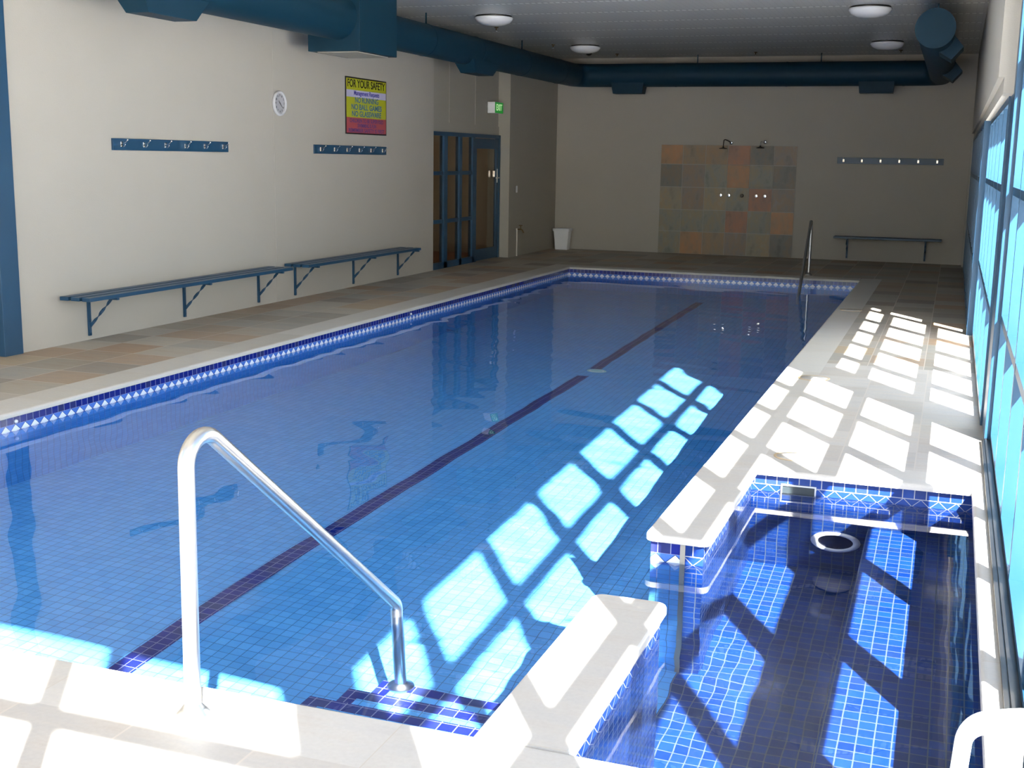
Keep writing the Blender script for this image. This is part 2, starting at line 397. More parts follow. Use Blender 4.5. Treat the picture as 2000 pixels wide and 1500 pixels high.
wallrun(b, (XV, GY0-TS*.6), (XV, y0), 1, zf=zfloor); wallrun(b, (XV, y0), (x0, y0), 1)
for i in range(17):
    ya = y0+(y1-y0)*i/17; yb = y0+(y1-y0)*(i+1)/17
    xe = x1 if ya < SY1+.05 else XU; b.face([(x0, ya, zfloor(ya)), (xe, ya, zfloor(ya)), (xe, yb, zfloor(yb)), (x0, yb, zfloor(yb))], 2)
XMID = -1.085                                   # joint on the divider ends
b.face([(x1, GY0-.02, FZ), (XMID, GY0-.02, FZ), (XMID, GY1+.02, FZ), (x1, GY1+.02, FZ)], 2)
wallrun(b, (XMID-.012, GY1+.018), (x1, GY1+.018), 1); wallrun(b, (x1, GY0-.018), (XMID-.012, GY0-.018), 1)
# lane line, two tiles wide, laid on the floor
for i in range(26):
    ya = YN+(18.4-YN)*i/26; yb = YN+(18.4-YN)*(i+1)/26
    b.face([(-3.606, ya, zfloor(ya)+.002), (-3.479, ya, zfloor(ya)+.002), (-3.479, yb, zfloor(yb)+.002), (-3.606, yb, zfloor(yb)+.002)], 3)
pool = struct(b.build('pool_basin', [MT['navy_top'], MT['pool_diamond'], MT['pool_tile'], MT['navy_tile']]), 'blue mosaic swimming pool basin')
MT['pool_diamond'].node_tree.nodes  # frieze phase is set by the UV offset below
s_ = MB()
sx0, sx1, sy0, sy1 = SX0-.012, SX1+TS, SY0-TS, SY1+TS
wallrun(s_, (sx0, GY1+.018), (sx0, sy1), 1, flip=False); wallrun(s_, (sx0, sy1), (sx1, sy1), 1); wallrun(s_, (sx1, sy1), (sx1, sy0), 1)
wallrun(s_, (sx1, sy0), (sx0, sy0), 1); wallrun(s_, (sx0, sy0), (sx0, GY0-.018), 1)
wallrun(s_, (sx0, GY1+.018), (XMID+.012, GY1+.018), 1, flip=True); wallrun(s_, (XMID+.012, GY0-.018), (sx0, GY0-.018), 1, flip=True)
s_.face([(sx0, sy0, FZ), (sx1, sy0, FZ), (sx1, sy1, FZ), (sx0, sy1, FZ)], 2)
s_.face([(XMID, GY0-.02, FZ), (sx0, GY0-.02, FZ), (sx0, GY1+.02, FZ), (XMID, GY1+.02, FZ)], 2)
BX = -.322; BZ = -.66                           # bench along the right side
s_.face([(BX, sy0, FZ), (BX, sy0, BZ), (BX, sy1, BZ), (BX, sy1, FZ)], 2)
s_.face([(BX, sy0, BZ), (sx1, sy0, BZ), (sx1, sy1, BZ), (BX, sy1, BZ)], 2)
spa = struct(s_.build('spa_basin', [MT['spa_top'], MT['spa_diamond'], MT['spa_tile']]), 'cobalt mosaic spa basin with a side bench')
# grey expansion joint on the divider ends
for yy, sgn in ((GY1+.016, 1), (GY0-.016, -1)):
    j = MB(); j.box(XMID-.012, XMID+.012, yy-.004, yy+.006, FZ, -.036)
    struct(j.build('trim_1', MT['rubber']), 'grey joint strip on the end of the dividing wall')
# ---- steps in the near right corner
def steps():
    mb = MB(); X0 = -2.125
    for fy, zt, in ((3.755, -.385), (4.075, -.635), (4.38, -.865)):
        mb.box(X0, x1+.001, y0-.001, fy, FZ, zt, 0)
        e = .0015; t = .0635
        mb.box(X0-e, x1, fy-t, fy+e, zt-.001, zt+e, 1); mb.box(X0-e, X0+t, y0, fy-t, zt-.001, zt+e, 1)
    return struct(mb.build('pool_steps', [MT['pool_tile'], MT['navy_tile']]), 'tiled pool steps with navy nosings')
stp = steps()
# ---- water
def water():
    h = .058; V = {}; vs = []; fs = []
    def rip(x, y):
        a = .0011*math.sin(9.3*y+2.1*x+.6)+.0008*math.sin(6.1*y-5.2*x+1.9)+.0006*math.sin(14.5*y+7.3*x)+.0005*math.sin(3.1*x+17.0*y+.7)
        k = .55
        k = .55-.25*min(1, max(0, (x+1.6)/.4))*min(1, max(0, (7.4-y)/.4))
        n2 = math.exp(-((x+.95)**2+(y-4.2)**2)/.5)
        return a*k+n2*(.0006*math.sin(31*x+12*y)+.0006*math.sin(24*y-19*x+1)+.0003*math.sin(43*y+7*x))
    # one sheet; runs on unseen under coping and paving, added for the refracted sunlight
    gx = [XL-TS+(1.25-XL+TS)*i/124 for i in range(125)]; gy = [1.95+(YF+TS-1.95)*i/300 for i in range(301)]
    vs = [(x, y, ZW+rip(x, y)) for y in gy for x in gx]
    fs = [(j*125+i, j*125+i+1, (j+1)*125+i+1, (j+1)*125+i) for j in range(300) for i in range(124)]
    mb = MB(); mb.raw(vs, fs, 0, True); return mb.build('water', MT['water'])
wat = tag(water(), 'clear still water filling the blue tiled pool and the joined spa', 'water', kind='stuff')
wat.cycles.is_caustics_caster = True
for o in (pool, spa, stp): o.cycles.is_caustics_receiver = True
# ---- walls
w = MB()
w.box(-7.85, XW, YS, 17.45, -.1, ZC)                         # main length
struct(w.build('wall_left', MT['wall']), 'cream rendered wall on the left')
w = MB()
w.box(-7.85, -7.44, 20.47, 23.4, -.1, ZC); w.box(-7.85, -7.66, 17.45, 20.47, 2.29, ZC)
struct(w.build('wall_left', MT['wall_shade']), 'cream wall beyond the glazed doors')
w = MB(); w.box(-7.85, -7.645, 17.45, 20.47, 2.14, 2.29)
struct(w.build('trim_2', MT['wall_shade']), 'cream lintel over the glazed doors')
w = MB()
for yj in (18.24, 19.36): w.box(-7.662, -7.655, yj-.008, yj+.008, 2.29, ZC)
w.box(XW-.001, XW+.003, 12.75, 12.775, 0, ZC)
struct(w.build('trim_3', MT['wall']), 'cream joint strips on the left wall')
w = MB(); w.box(-7.85, .6, YB, YB+.2, -.1, ZC)
struct(w.build('wall_back', MT['wall']), 'cream back wall')
w = MB(); w.box(-8.0, .8, YS-.02, YB+.2, ZC, ZC+.1)
struct(w.build('ceiling', MT['ceiling']), 'white perforated ceiling of the far part')
w = MB(); w.box(-8.0, .8, -.35, YS-.02, 4.75, 4.85)
struct(w.build('ceiling', MT['wall']), 'higher ceiling over the glazed bay')
w = MB(); w.box(-7.85, .45, YS-.02, YS+.13, ZC+.1, 4.75)
struct(w.build('wall_fascia', MT['wall']), 'cream fascia where the ceiling steps up')
w = MB()
w.box(.20, .46, YS+.02, YB, 2.30, ZC); w.box(.235, .46, YS+.02, YB, 2.20, 2.30); w.box(.20, .46, 22.75, YB, -.1, 2.2)
w.box(.20, .60, YB-.01, YB, -.1, 2.2)
struct(w.build('wall_right', MT['wall']), 'cream bulkhead above the right hand windows')
w = MB(); w.box(.33, .46, -.25, YS+.02, 4.12, 4.76); w.box(-7.85, -7.60, -.25, YS-.02, 4.2, 4.76)
struct(w.build('trim_4', MT['wall']), 'cream head above the tall windows')
w = MB(); w.box(-7.85, .46, -.25, -.14, 4.30, 4.76)
struct(w.build('wall_front', MT['wall']), 'cream head above the windows behind the viewer')
# ---- glazing
WN = [0]
def bay(axis, plane, a, b_, z1, rails, post=0, base=.0, depth=.105, st=.027, par_kind=True):
    """one window bay; axis 'y' = runs along Y on plane X; axis 'x' = runs along X on plane Y"""
    WN[0] += 1; nm = 'window_%d' % WN[0]
    loc = (plane, (a+b_)/2, 0) if axis == 'y' else ((a+b_)/2, plane, 0)
    e = struct(empty(nm, loc), 'teal blue framed window bay')
    fr = MB(); h = depth/2
    def bx(u0, u1, z0, z1_, hd=h):
        if axis == 'y': fr.box(plane-hd, plane+hd, u0, u1, z0, z1_)
        else: fr.box(u0, u1, plane-hd, plane+hd, z0, z1_)
    bx(a, a+st, base, z1); bx(b_-st, b_, base, z1)
    bx(a+st, b_-st, base, base+.06); bx(a+st, b_-st, z1-.05, z1)
    for r in rails: bx(a+st, b_-st, r, r+.05, h-.002)
    part('window_frame', fr, MT['blue'], e)
    g = MB()
    if axis == 'y': g.box(plane-.003, plane+.003, a+st, b_-st, base+.06, z1-.05)
    else: g.box(a+st, b_-st, plane-.003, plane+.003, base+.06, z1-.05)
    part('window_pane', g, MT['glass'], e)
    return e
NR = (.775, 1.575, 2.375, 3.175)
nb = [8.20, 7.25, 6.24, 5.26, 4.16, 3.08, 2.07, 1.06, .22]
for hi, lo in zip(nb[:-1], nb[1:]): bay('y', XN, lo, hi, 4.10, NR)
fb = [13.44, 12.46, 11.52, 10.55, 9.60, 8.75]
for hi, lo in zip(fb[:-1], fb[1:]): bay('y', XF, lo, hi, 2.20, (.745, 1.58))
k = 9
for i in range(k): bay('y', XF-.055, 13.5+(22.75-13.5)*i/k, 13.5+(22.75-13.5)*(i+1)/k, 2.20, (.745, 1.58), depth=.11)
for i in range(7): bay('x', -.16, .31-.95*(i+1), .31-.95*i, 4.25, (.88, 1.68, 2.48, 3.20))
w = MB(); w.box(-7.85, -7.62, -.25, 8.21, -.1, 4.2)
struct(w.build('wall_left', MT['wall']), 'cream wall of the glazed bay, left of the blue column')
def post(x0_, x1_, y0_, y1_, z1, lab):
    m = MB(); m.rbox(x0_, x1_, y0_, y1_, 0, z1, .004)
    return tag(m.build('steel_column', MT['blue'], base=((x0_+x1_)/2, (y0_+y1_)/2, 0)), lab, 'column')
post(.297, .46, 8.205, 8.745, 4.1, 'blue steel column between the tall and the low right hand windows')
struct(post(.342, .43, 4.08, 4.24, 4.1, 'x'))
post(-7.76, -7.56, 8.21, 8.43, 4.2, 'broad blue steel column at the left edge beside the cream wall')
cn = struct(post(.312, .46, -.20, .22, 4.25, 'x')); cn['label'] = 'blue corner post of the glazing'
for o in (cn,): o.name = 'corner_post'
w = MB(); w.box(.28, .335, .22, 8.2, .0, .022); w.box(.300, .312, .22, 8.2, .022, .03)
struct(w.build('trim_5', MT['darkmetal']), 'sliding track along the right hand windows')
# ---- outside
w = MB(); w.box(-40, 40, -40, 60, -.6, -.5) if False else None
def ground():
    m = MB()
    for (a, b_, c_, d_) in ((.47, 40, -30, 60), (-40, -7.86, -30, 60), (-7.86, .47, -30, -.26), (-7.86, .47, 23.41, 60)): m.box(a, b_, c_, d_, -.2, -.06)
    return m
struct(ground().build('ground', MT['ground']), 'pale concrete ground outside')
w = MB(); w.box(.40, 6.0, 13.62, 24.0, -.06, 5.2)
o = w.build('outbuilding', MT['boards'], base=(2, 18, -.06)); tag(o, 'pale blue board clad building seen through the right hand windows', 'building')
# corridor behind the doors
w = MB()
w.box(-9.6, -7.70, 16.6, 21.2, -.1, -.005, 0)
w.box(-9.7, -9.6, 16.6, 21.2, -.1, 2.6, 1); w.box(-9.6, -7.86, 16.5, 16.6, -.1, 2.6, 1); w.box(-9.6, -7.86, 21.2, 21.3, -.1, 2.6, 1); w.box(-9.7, -7.86, 16.5, 21.3, 2.6, 2.7, 1)
w.box(-9.6, -9.2, 18.55, 18.7, 0, 2.6, 1)
struct(w.build('wall_corridor', [MT['terracotta'], MT['corridor']]), 'beige corridor with a terracotta floor behind the doors')
ld = bpy.data.lights.new('corridor_fill', 'POINT'); ld.energy = 7; ld.shadow_soft_size = .12; ld.color = (1, .85, .65)  # unseen fill light added to brighten the corridor behind the glass
lo_ = bpy.data.objects.new('corridor_fill', ld); lo_.location = (-8.6, 19.2, 2.35); COL.objects.link(lo_)
# ================================================================ DOORS
def door_set():
    D = -7.64
    e = struct(empty('door_1', (D, 19, 0)), 'teal framed glazed doors and side panels')
    f = MB()
    f.box(D-.05, D+.03, 17.45, 20.47, 2.08, 2.14)                # head
    f.box(D-.05, D+.03, 17.45, 19.34, -.0, .10)
    for ya, yb in ((17.45, 17.50), (17.93, 18.07), (18.58, 18.68), (19.16, 19.26), (20.41, 20.47)): f.box(D-.05, D+.03, ya, yb, 0, 2.08)
    for z in (.715, 1.47): f.box(D-.035, D+.02, 17.50, 19.20, z, z+.06)
    part('door_frame', f, MT['blue'], e)
    p = MB()
    for ya, yb in ((17.50, 17.93), (18.07, 18.58), (18.68, 19.16)): p.box(D-.008, D-.002, ya, yb, .1, 2.08)
    part('side_pane', p, MT['doorglass'], e)
    l_ = MB(); a, b_ = 19.265, 20.405
    l_.box(D-.03, D+.015, a, a+.10, .01, 2.07); l_.box(D-.03, D+.015, b_-.10, b_, .01, 2.07)
    l_.box(D-.03, D+.015, a+.10, b_-.10, .01, .20); l_.box(D-.03, D+.015, a+.10, b_-.10, 1.90, 2.07)
    dl = part('door_leaf', l_, MT['blue'], e); dl['_b'] = (D, 19, 0)
    g = MB(); g.box(D-.01, D-.004, a+.10, b_-.10, .20, 1.90); part('door_pane', g, MT['doorglass'], e)
    h = MB(); h.rbox(D+.015, D+.022, 20.335, 20.37, 1.32, 1.56, .003); h.rbox(D+.022, D+.06, 20.34, 20.365, 1.395, 1.415, .004); h.rbox(D+.048, D+.06, 20.19, 20.365, 1.395, 1.415, .004)
    part('door_handle', h, MT['steel'], e)
    h = MB(); h.rbox(D+.015, D+.05, 20.12, 20.17, 1.42, 1.53, .004); part('door_lock', h, MT['chrome'], e)
door_set()
# ================================================================ DUCTS
def duct():
    e = empty('air_duct', (-6.9, 8.6, 3.3)); tag(e, 'long round dark teal air duct running under the ceiling round three walls', 'duct')
    m = MB(); m.tube([(-6.9, 8.55, 3.33), (-6.9, 13.05, 3.33)], .262, 36); part('wide_duct', m, MT['duct'], e)
    m = MB()
    P = fillet([(-6.9, 14.0, 3.3), (-6.9, 22.62, 3.3), (-.36, 22.62, 3.3), (-.36, 15.3, 3.3)], .33, 10)
    m.tube(P, .212, 36); part('round_duct', m, MT['duct'], e)
    m = MB(); m.tube([(-.36, 15.34, 3.3), (-.36, 15.27, 3.3)], .226, 36); part('end_cap', m, MT['duct'], e)
    for a_, b_ in [((-6.9, y, 3.3), (-6.9, y+.03, 3.3)) for y in (15.5, 17.3, 19.4, 21.4)]+[((x, 22.62, 3.3), (x+.03, 22.62, 3.3)) for x in (-5.0, -3.0, -1.0)]:
        m = MB(); m.tube([a_, b_], .216, 36); part('joint_band', m, MT['duct'], e)
    m = MB(); m.rbox(-7.28, -6.6, 13.04, 14.04, 2.945, ZC-.002, .006); bx = part('branch_box', m, MT['duct'], e); bx['_b'] = tuple(e.location)
    m = MB(); m.rbox(-7.20, -6.68, 13.12, 13.96, 2.935, 2.95, .003); part('outlet_grille', m, MT['wall_shade'], e)
    def boot(c0, ax_, w0, w1, d0, d1, zt, zb):
        """outlet: tapered box below a duct"""
        m = MB(); x_, y_ = c0
        if ax_ == 'y': A = (d0/2, w0/2); B = (d1/2, w1/2)
        else: A = (w0/2, d0/2); B = (w1/2, d1/2)
        vs = [(x_+sx*A[0], y_+sy_*A[1], zt) for sx, sy_ in ((-1, -1), (1, -1), (1, 1), (-1, 1))]+[(x_+sx*B[0], y_+sy_*B[1], zb) for sx, sy_ in ((-1, -1), (1, -1), (1, 1), (-1, 1))]
        m.raw(vs, [(4, 7, 6, 5), (0, 4, 5, 1), (1, 5, 6, 2), (2, 6, 7, 3), (3, 7, 4, 0), (0, 1, 2, 3)])
        return part('duct_outlet', m, MT['duct'], e)
    boot((-6.88, 9.66), 'y', 1.0, .72, .34, .24, 3.14, 2.955); boot((-6.88, 17.45), 'y', 1.1, .72, .34, .24, 3.16, 2.975)
    boot((-5.87, 22.62), 'x', .62, .56, .32, .24, 3.16, 2.965); boot((-1.43, 22.62), 'x', .60, .56, .32, .24, 3.16, 2.965)
    for y in (16.3, 20.3):
        m = MB(); dr = Vector((.72, 0, -.62)).normalized(); pr_ = Vector((.62, 0, .72)).normalized(); c_ = Vector((-.36, y, 3.3))
        vs = []
        for dd, wv in ((.16, .13), (.34, .10)):
            for su, sv_ in ((-1, -1), (1, -1), (1, 1), (-1, 1)): vs.append(c_+dr*dd+pr_*wv*su+Vector((0, .3, 0))*sv_)
        m.raw(vs, [(4, 7, 6, 5), (0, 4, 5, 1), (1, 5, 6, 2), (2, 6, 7, 3), (3, 7, 4, 0), (0, 1, 2, 3)])
        part('duct_outlet', m, MT['duct'], e)
    for x_, y_ in ((-6.9, 10.8), (-6.9, 15.6), (-6.9, 19.5), (-4.6, 22.62), (-2.4, 22.62), (-.36, 16.0), (-.36, 19.5)):
        m = MB(); m.box(x_-.01, x_+.01, y_-.003, y_+.003, 3.4, ZC); part('hanger_strap', m, MT['duct'], e)
duct()
# ================================================================ CEILING ITEMS
def ceiling_light(loc, label):
    e = empty('ceiling_light', loc); tag(e, label, 'ceiling light', 'round ceiling lights'); e['_b'] = (0, 0, 0)
    m = MB(); m.lathe([(.0, 0), (.245, 0), (.25, -.01), (.24, -.022)]); part('light_base', m, MT['darkmetal'], e)
    m = MB(); m.lathe([(.235, -.016), (.262, -.022), (.258, -.045), (.225, -.085), (.155, -.115), (.07, -.128), (.0, -.13)]); part('light_diffuser', m, MT['dome'], e)
    return e
LB = [((-6.13, 16.15), 'white domed ceiling light beside the left duct, nearer the viewer'), ((-6.14, 20.6), 'white domed ceiling light above the dark dome camera, in the far left corner'),
      ((-1.16, 16.15), 'white domed ceiling light at the top right, nearest the duct end cap'), ((-1.19, 20.7), 'smaller looking white domed ceiling light close to the back duct on the right')]
cl = ceiling_light((LB[0][0][0], LB[0][0][1], ZC), LB[0][1])
for (xy, lab) in LB[1:]:
    c2 = copy_tree(cl); c2.location = (xy[0], xy[1], ZC); c2['label'] = lab
def sprinkler(loc, label):
    e = empty('sprinkler', loc); e['_b'] = (0, 0, 0); tag(e, label, 'sprinkler', 'ceiling sprinklers')
    m = MB(); m.lathe([(0, 0), (.035, 0), (.03, -.01), (.010, -.014), (.010, -.045), (0, -.046)], seg=14); part('sprinkler_body', m, MT['brass'], e)
    m = MB(); m.lathe([(0, -.06), (.022, -.062), (.024, -.066), (0, -.066)], seg=14); m.tube([(.009, 0, -.04), (.012, 0, -.062)], .002, 6); m.tube([(-.009, 0, -.04), (-.012, 0, -.062)], .002, 6); part('deflector', m, MT['chrome'], e)
    return e
SPL = [((-6.60, 17.5), 'small sprinkler head on the ceiling just below the left near dome light'), ((-6.62, 20.3), 'small sprinkler head tucked beside the left duct, left of the far left dome light'),
       ((-6.02, 22.25), 'small sprinkler head near the back duct just right of the dome camera'), ((-3.5, 22.25), 'small pale sprinkler head near the middle of the back duct'), ((-1.05, 22.25), 'small sprinkler head under the far right dome light')]
s0 = sprinkler((*SPL[0][0], ZC), SPL[0][1])
for xy, lab in SPL[1:]:
    c2 = copy_tree(s0); c2.location = (*xy, ZC); c2['label'] = lab
e = empty('dome_camera', (-6.28, 21.3, ZC)); e['_b'] = (0, 0, 0); tag(e, 'small black dome camera on the ceiling in the far left corner', 'camera')
m = MB(); m.lathe([(0, 0), (.08, 0), (.08, -.03), (.07, -.035)]); part('camera_mount', m, MT['black'], e)
m = MB(); m.lathe([(.068, -.03), (.06, -.07), (.035, -.1), (0, -.11)]); part('camera_dome', m, MT['black'], e)
# ================================================================ BENCHES
def bench(base, L, slat_y0, legs, yaw, label):
    """base at wall; local x = out of the wall, y along it"""
    e = empty('wall_bench', base); e['_b'] = (0, 0, 0); e.rotation_euler = (0, 0, yaw); tag(e, label, 'bench', 'wall mounted slatted benches')
    for xo in (.02, .142, .264):
        m = MB(); m.rbox(xo, xo+.092, slat_y0, slat_y0+L, .415, .45, .005); part('slat', m, MT['blue'], e)
    for ly in legs:
        m = MB(); m.box(.002, .022, ly-.016, ly+.016, .04, .415); m.box(.022, .35, ly-.016, ly+.016, .395, .414); 
        for z in (.07, .16): m.lathe([(.009, 0), (.009, .006), (0, .008)], rot_to((.022, ly, z), (1, 0, 0)), seg=10)
        part('bracket', m, MT['blue'], e)
        m = MB(); A = Vector((.022, ly, .13)); B = Vector((.27, ly, .397)); n = 40; D_ = (B-A).normalized(); P1 = Vector((0, 1, 0)); P2 = D_.cross(P1)
        vs = []
        for i in range(n+1):
            t = i/n; c_ = A.lerp(B, t); an = PI/2+max(0, min(1, (t-.12)/.76))*2*PI; a1 = P1*math.cos(an)+P2*math.sin(an); a2 = -P1*math.sin(an)+P2*math.cos(an)
            for u, v in ((-1, -1), (1, -1), (1, 1), (-1, 1)): vs.append(c_+a1*.014*u+a2*.003*v)
        fs = [(i*4+k_, i*4+(k_+1) % 4, (i+1)*4+(k_+1) % 4, (i+1)*4+k_) for i in range(n) for k_ in range(4)]
        m.raw(vs, fs, 0, False); part('twisted_brace', m, MT['blue'], e)
    return e
bench((XW, 0, 0), 3.60, 8.93, (9.33, 10.85, 12.32), 0, 'long blue slatted bench on the left wall, nearer one with its end towards the viewer')
bench((XW, 0, 0), 3.30, 12.90, (13.17, 14.73, 16.14), 0, 'blue slatted bench on the left wall between the nearer bench and the glazed doors')
bench((0, YB, 0), 1.86, -2.02, (-1.79, -.43), -PI/2, 'short blue slatted bench on the back wall to the right of the shower tiles')
for o in bpy.data.objects:
    if o.name.startswith('wall_bench') and abs(o.rotation_euler.z) > 1: o.rotation_euler.z = -PI/2
# ================================================================ HOOK RACKS
def rack(base, a, b_, hooks, yaw, label):
    e = empty('hook_rack', base); e['_b'] = (0, 0, 0); e.rotation_euler = (0, 0, yaw); tag(e, label, 'coat rack', 'blue hook rails')
    m = MB(); m.rbox(.001, .021, a, b_, -.056, .056, .003); part('board', m, MT['blue'], e)
    for h in hooks:
        m = MB(); m.rbox(.0215, .027, h-.014, h+.014, -.026, .026, .002)
        m.tube([(.026, h, .012), (.05, h, .012), (.075, h, .02), (.093, h, .038)], .0032, 8); m.lathe([(0, -.009), (.006, -.007), (.009, 0), (.006, .007), (0, .009)], Matrix.Translation((.095, h, .042)), seg=12)
        m.tube([(.026, h, -.012), (.045, h, -.022), (.058, h, -.016), (.064, h, -.004)], .0032, 8); m.lathe([(0, -.006), (.004, -.004), (.006, 0), (.004, .004), (0, .006)], Matrix.Translation((.065, h, -.001)), seg=10)
        part('hook', m, MT['chrome'], e)
    return e
rack((XW, 0, 1.82), 9.775, 11.75, (9.90, 10.25, 10.60, 10.94, 11.29, 11.64), 0, 'blue board with six chrome hooks, the larger one near the clock on the left wall')
rack((XW, 0, 1.822), 13.69, 15.745, (13.84, 14.21, 14.56, 14.91, 15.26, 15.62), 0, 'blue board with six chrome hooks below the yellow safety sign')
rack((0, YB, 1.805), -2.065, -.232, (-1.954, -1.632, -1.308, -.985, -.662, -.341), -PI/2, 'blue board with six hooks on the back wall right of the shower tiles')
# ================================================================ TEXT
def text_mesh(txt, size, xs=1.0, align='CENTER'):
    cu = bpy.data.curves.new('t', 'FONT'); cu.body = txt; cu.size = size; cu.align_x = align; cu.align_y = 'CENTER'; cu.extrude = .0006; cu.offset = size*.018
    ob = bpy.data.objects.new('t', cu); COL.objects.link(ob)
    bpy.context.view_layer.update()
    dg = bpy.context.evaluated_depsgraph_get(); me = bpy.data.meshes.new_from_object(ob.evaluated_get(dg))
    bpy.data.objects.remove(ob); bpy.data.curves.remove(cu)
    xsn = [v.co.x for v in me.vertices]; w_ = max(xsn)-min(xsn); c_ = (max(xsn)+min(xsn))/2
    return me, w_, c_
def lettering(name, txt, size, width, mat, parent, loc, rot, bold=0):
    me, w_, c_ = text_mesh(txt, size)
    k = width/w_
    for v in me.vertices: v.co.x = (v.co.x-c_)*k
    me.materials.append(mat); o = bpy.data.objects.new(name, me); COL.objects.link(o); o.parent = parent; o.location = loc; o.rotation_euler = rot
    return o
RY = (PI/2, 0, PI/2)     # reads along +Y, faces +X
def safety_sign():
    y0_, y1_, z0_, z1_ = 14.55, 15.765, 2.03, 2.767; cy_ = (y0_+y1_)/2; cz = (z0_+z1_)/2; W_ = y1_-y0_; Hh = z1_-z0_
    e = empty('safety_sign', (XW, cy_, cz)); e['_b'] = (0, 0, 0); tag(e, 'yellow, white and red pool safety notice with a black border on the left wall', 'sign')
    blk = plain('sign black', (.012, .01, .012), .4); yel = plain('sign yellow', (.44, .45, .02), .4, var=.02); wh = plain('sign white', (.50, .48, .66), .4, var=.02)
    red = plain('sign red', (.42, .08, .09), .4, var=.05); nav = plain('sign blue', (.02, .13, .30), .4); pur = plain('sign purple', (.09, .045, .20), .4); blu = plain('sign violet', (.05, .04, .35), .4)
    m = MB(); m.box(.001, .012, -W_/2, W_/2, -Hh/2, Hh/2); part('border', m, blk, e)
    t = [1.0, .79, .66, .285, 0.0]
    names = ['yellow_band', 'white_band', 'yellow_band', 'red_band']; mats = [yel, wh, yel, red]; bw = .018
    for i in range(4):
        m = MB(); za = -Hh/2+bw+(Hh-2*bw)*t[i+1]; zb = -Hh/2+bw+(Hh-2*bw)*t[i]
        m.box(.012, .0135, -W_/2+bw, W_/2-bw, za, zb); part(names[i], m, mats[i], e)
    def L(txt, fz, sz, wd, mt): lettering('lettering', txt, sz, wd*W_, mt, e, (.0145, 0, -Hh/2+Hh*fz), RY)
    L('FOR YOUR SAFETY', .885, .14, .92, blk); L('Management Requests', .725, .085, .62, blu)
    L('NO RUNNING', .602, .10, .57, nav); L('NO BALL GAMES', .478, .10, .74, nav); L('NO GLASSWARE', .358, .10, .72, nav)
    L('CHILDREN TO BE SUPERVISED', .238, .07, .83, pur); L('SWIMMING IS FUN', .152, .07, .46, pur); L('REMEMBER SAFETY IS FIRST', .065, .07, .88, pur)
safety_sign()
def exit_sign():
    e = empty('exit_sign', (-7.655, 20.12, 2.60)); e['_b'] = (0, 0, 0); tag(e, 'small green backlit exit sign box above the glazed doors', 'sign')
    m = MB(); m.rbox(.0, .135, -.20, .20, -.095, .095, .006); part('sign_box', m, MT['white'], e)
    m = MB(); m.box(.135, .138, -.195, .195, -.09, .09); part('sign_face', m, MT['exitgreen'], e)
    lettering('lettering', 'EXIT', .15, .27, MT['exitwhite'], e, (.1395, 0, 0), RY)
exit_sign()
def clock():
    e = empty('wall_clock', (XW, 12.864, 2.34)); e['_b'] = (0, 0, 0); tag(e, 'round white wall clock on the left wall above the joint', 'clock')
    Rr = .143; Mx = Matrix.Rotation(PI/2, 4, 'Y')
    m = MB(); m.lathe([(0, .001), (Rr, .001), (Rr+.004, .012), (Rr, .034), (Rr-.012, .038), (Rr-.022, .034), (Rr-.024, .022)], Mx, 40); part('clock_case', m, plain('grey white plastic', (.55, .55, .57), .4, var=.02), e)
    m = MB(); m.lathe([(Rr-.022, .022), (0, .022)], Mx, 40); part('clock_face', m, plain('clock face', (.44, .43, .45), .4, var=.01), e)
    for hnum in range(1, 13):
        a = hnum*PI/6; rr = .092
        lettering('numeral', str(hnum), .034, .012 if hnum < 10 else .024, MT['black'], e, (.0235, rr*math.sin(a), rr*math.cos(a)), RY)
    def hand(ang, ln, wd, x):
        m = MB(); M_ = Matrix.Rotation(-ang, 4, 'X')
        m.raw([M_ @ Vector(p) for p in ((x, -wd, -.018), (x, wd, -.018), (x, wd*.5, ln), (x, -wd*.5, ln), (x+.001, -wd, -.018), (x+.001, wd, -.018), (x+.001, wd*.5, ln), (x+.001, -wd*.5, ln))], [(0, 1, 2, 3), (4, 5, 6, 7), (0, 1, 5, 4), (1, 2, 6, 5), (2, 3, 7, 6), (3, 0, 4, 7)])
        part('clock_hand', m, MT['black'], e)
    hand(math.radians(130), .085, .005, .0255); hand(math.radians(-45), .045, .006, .0275)
clock()
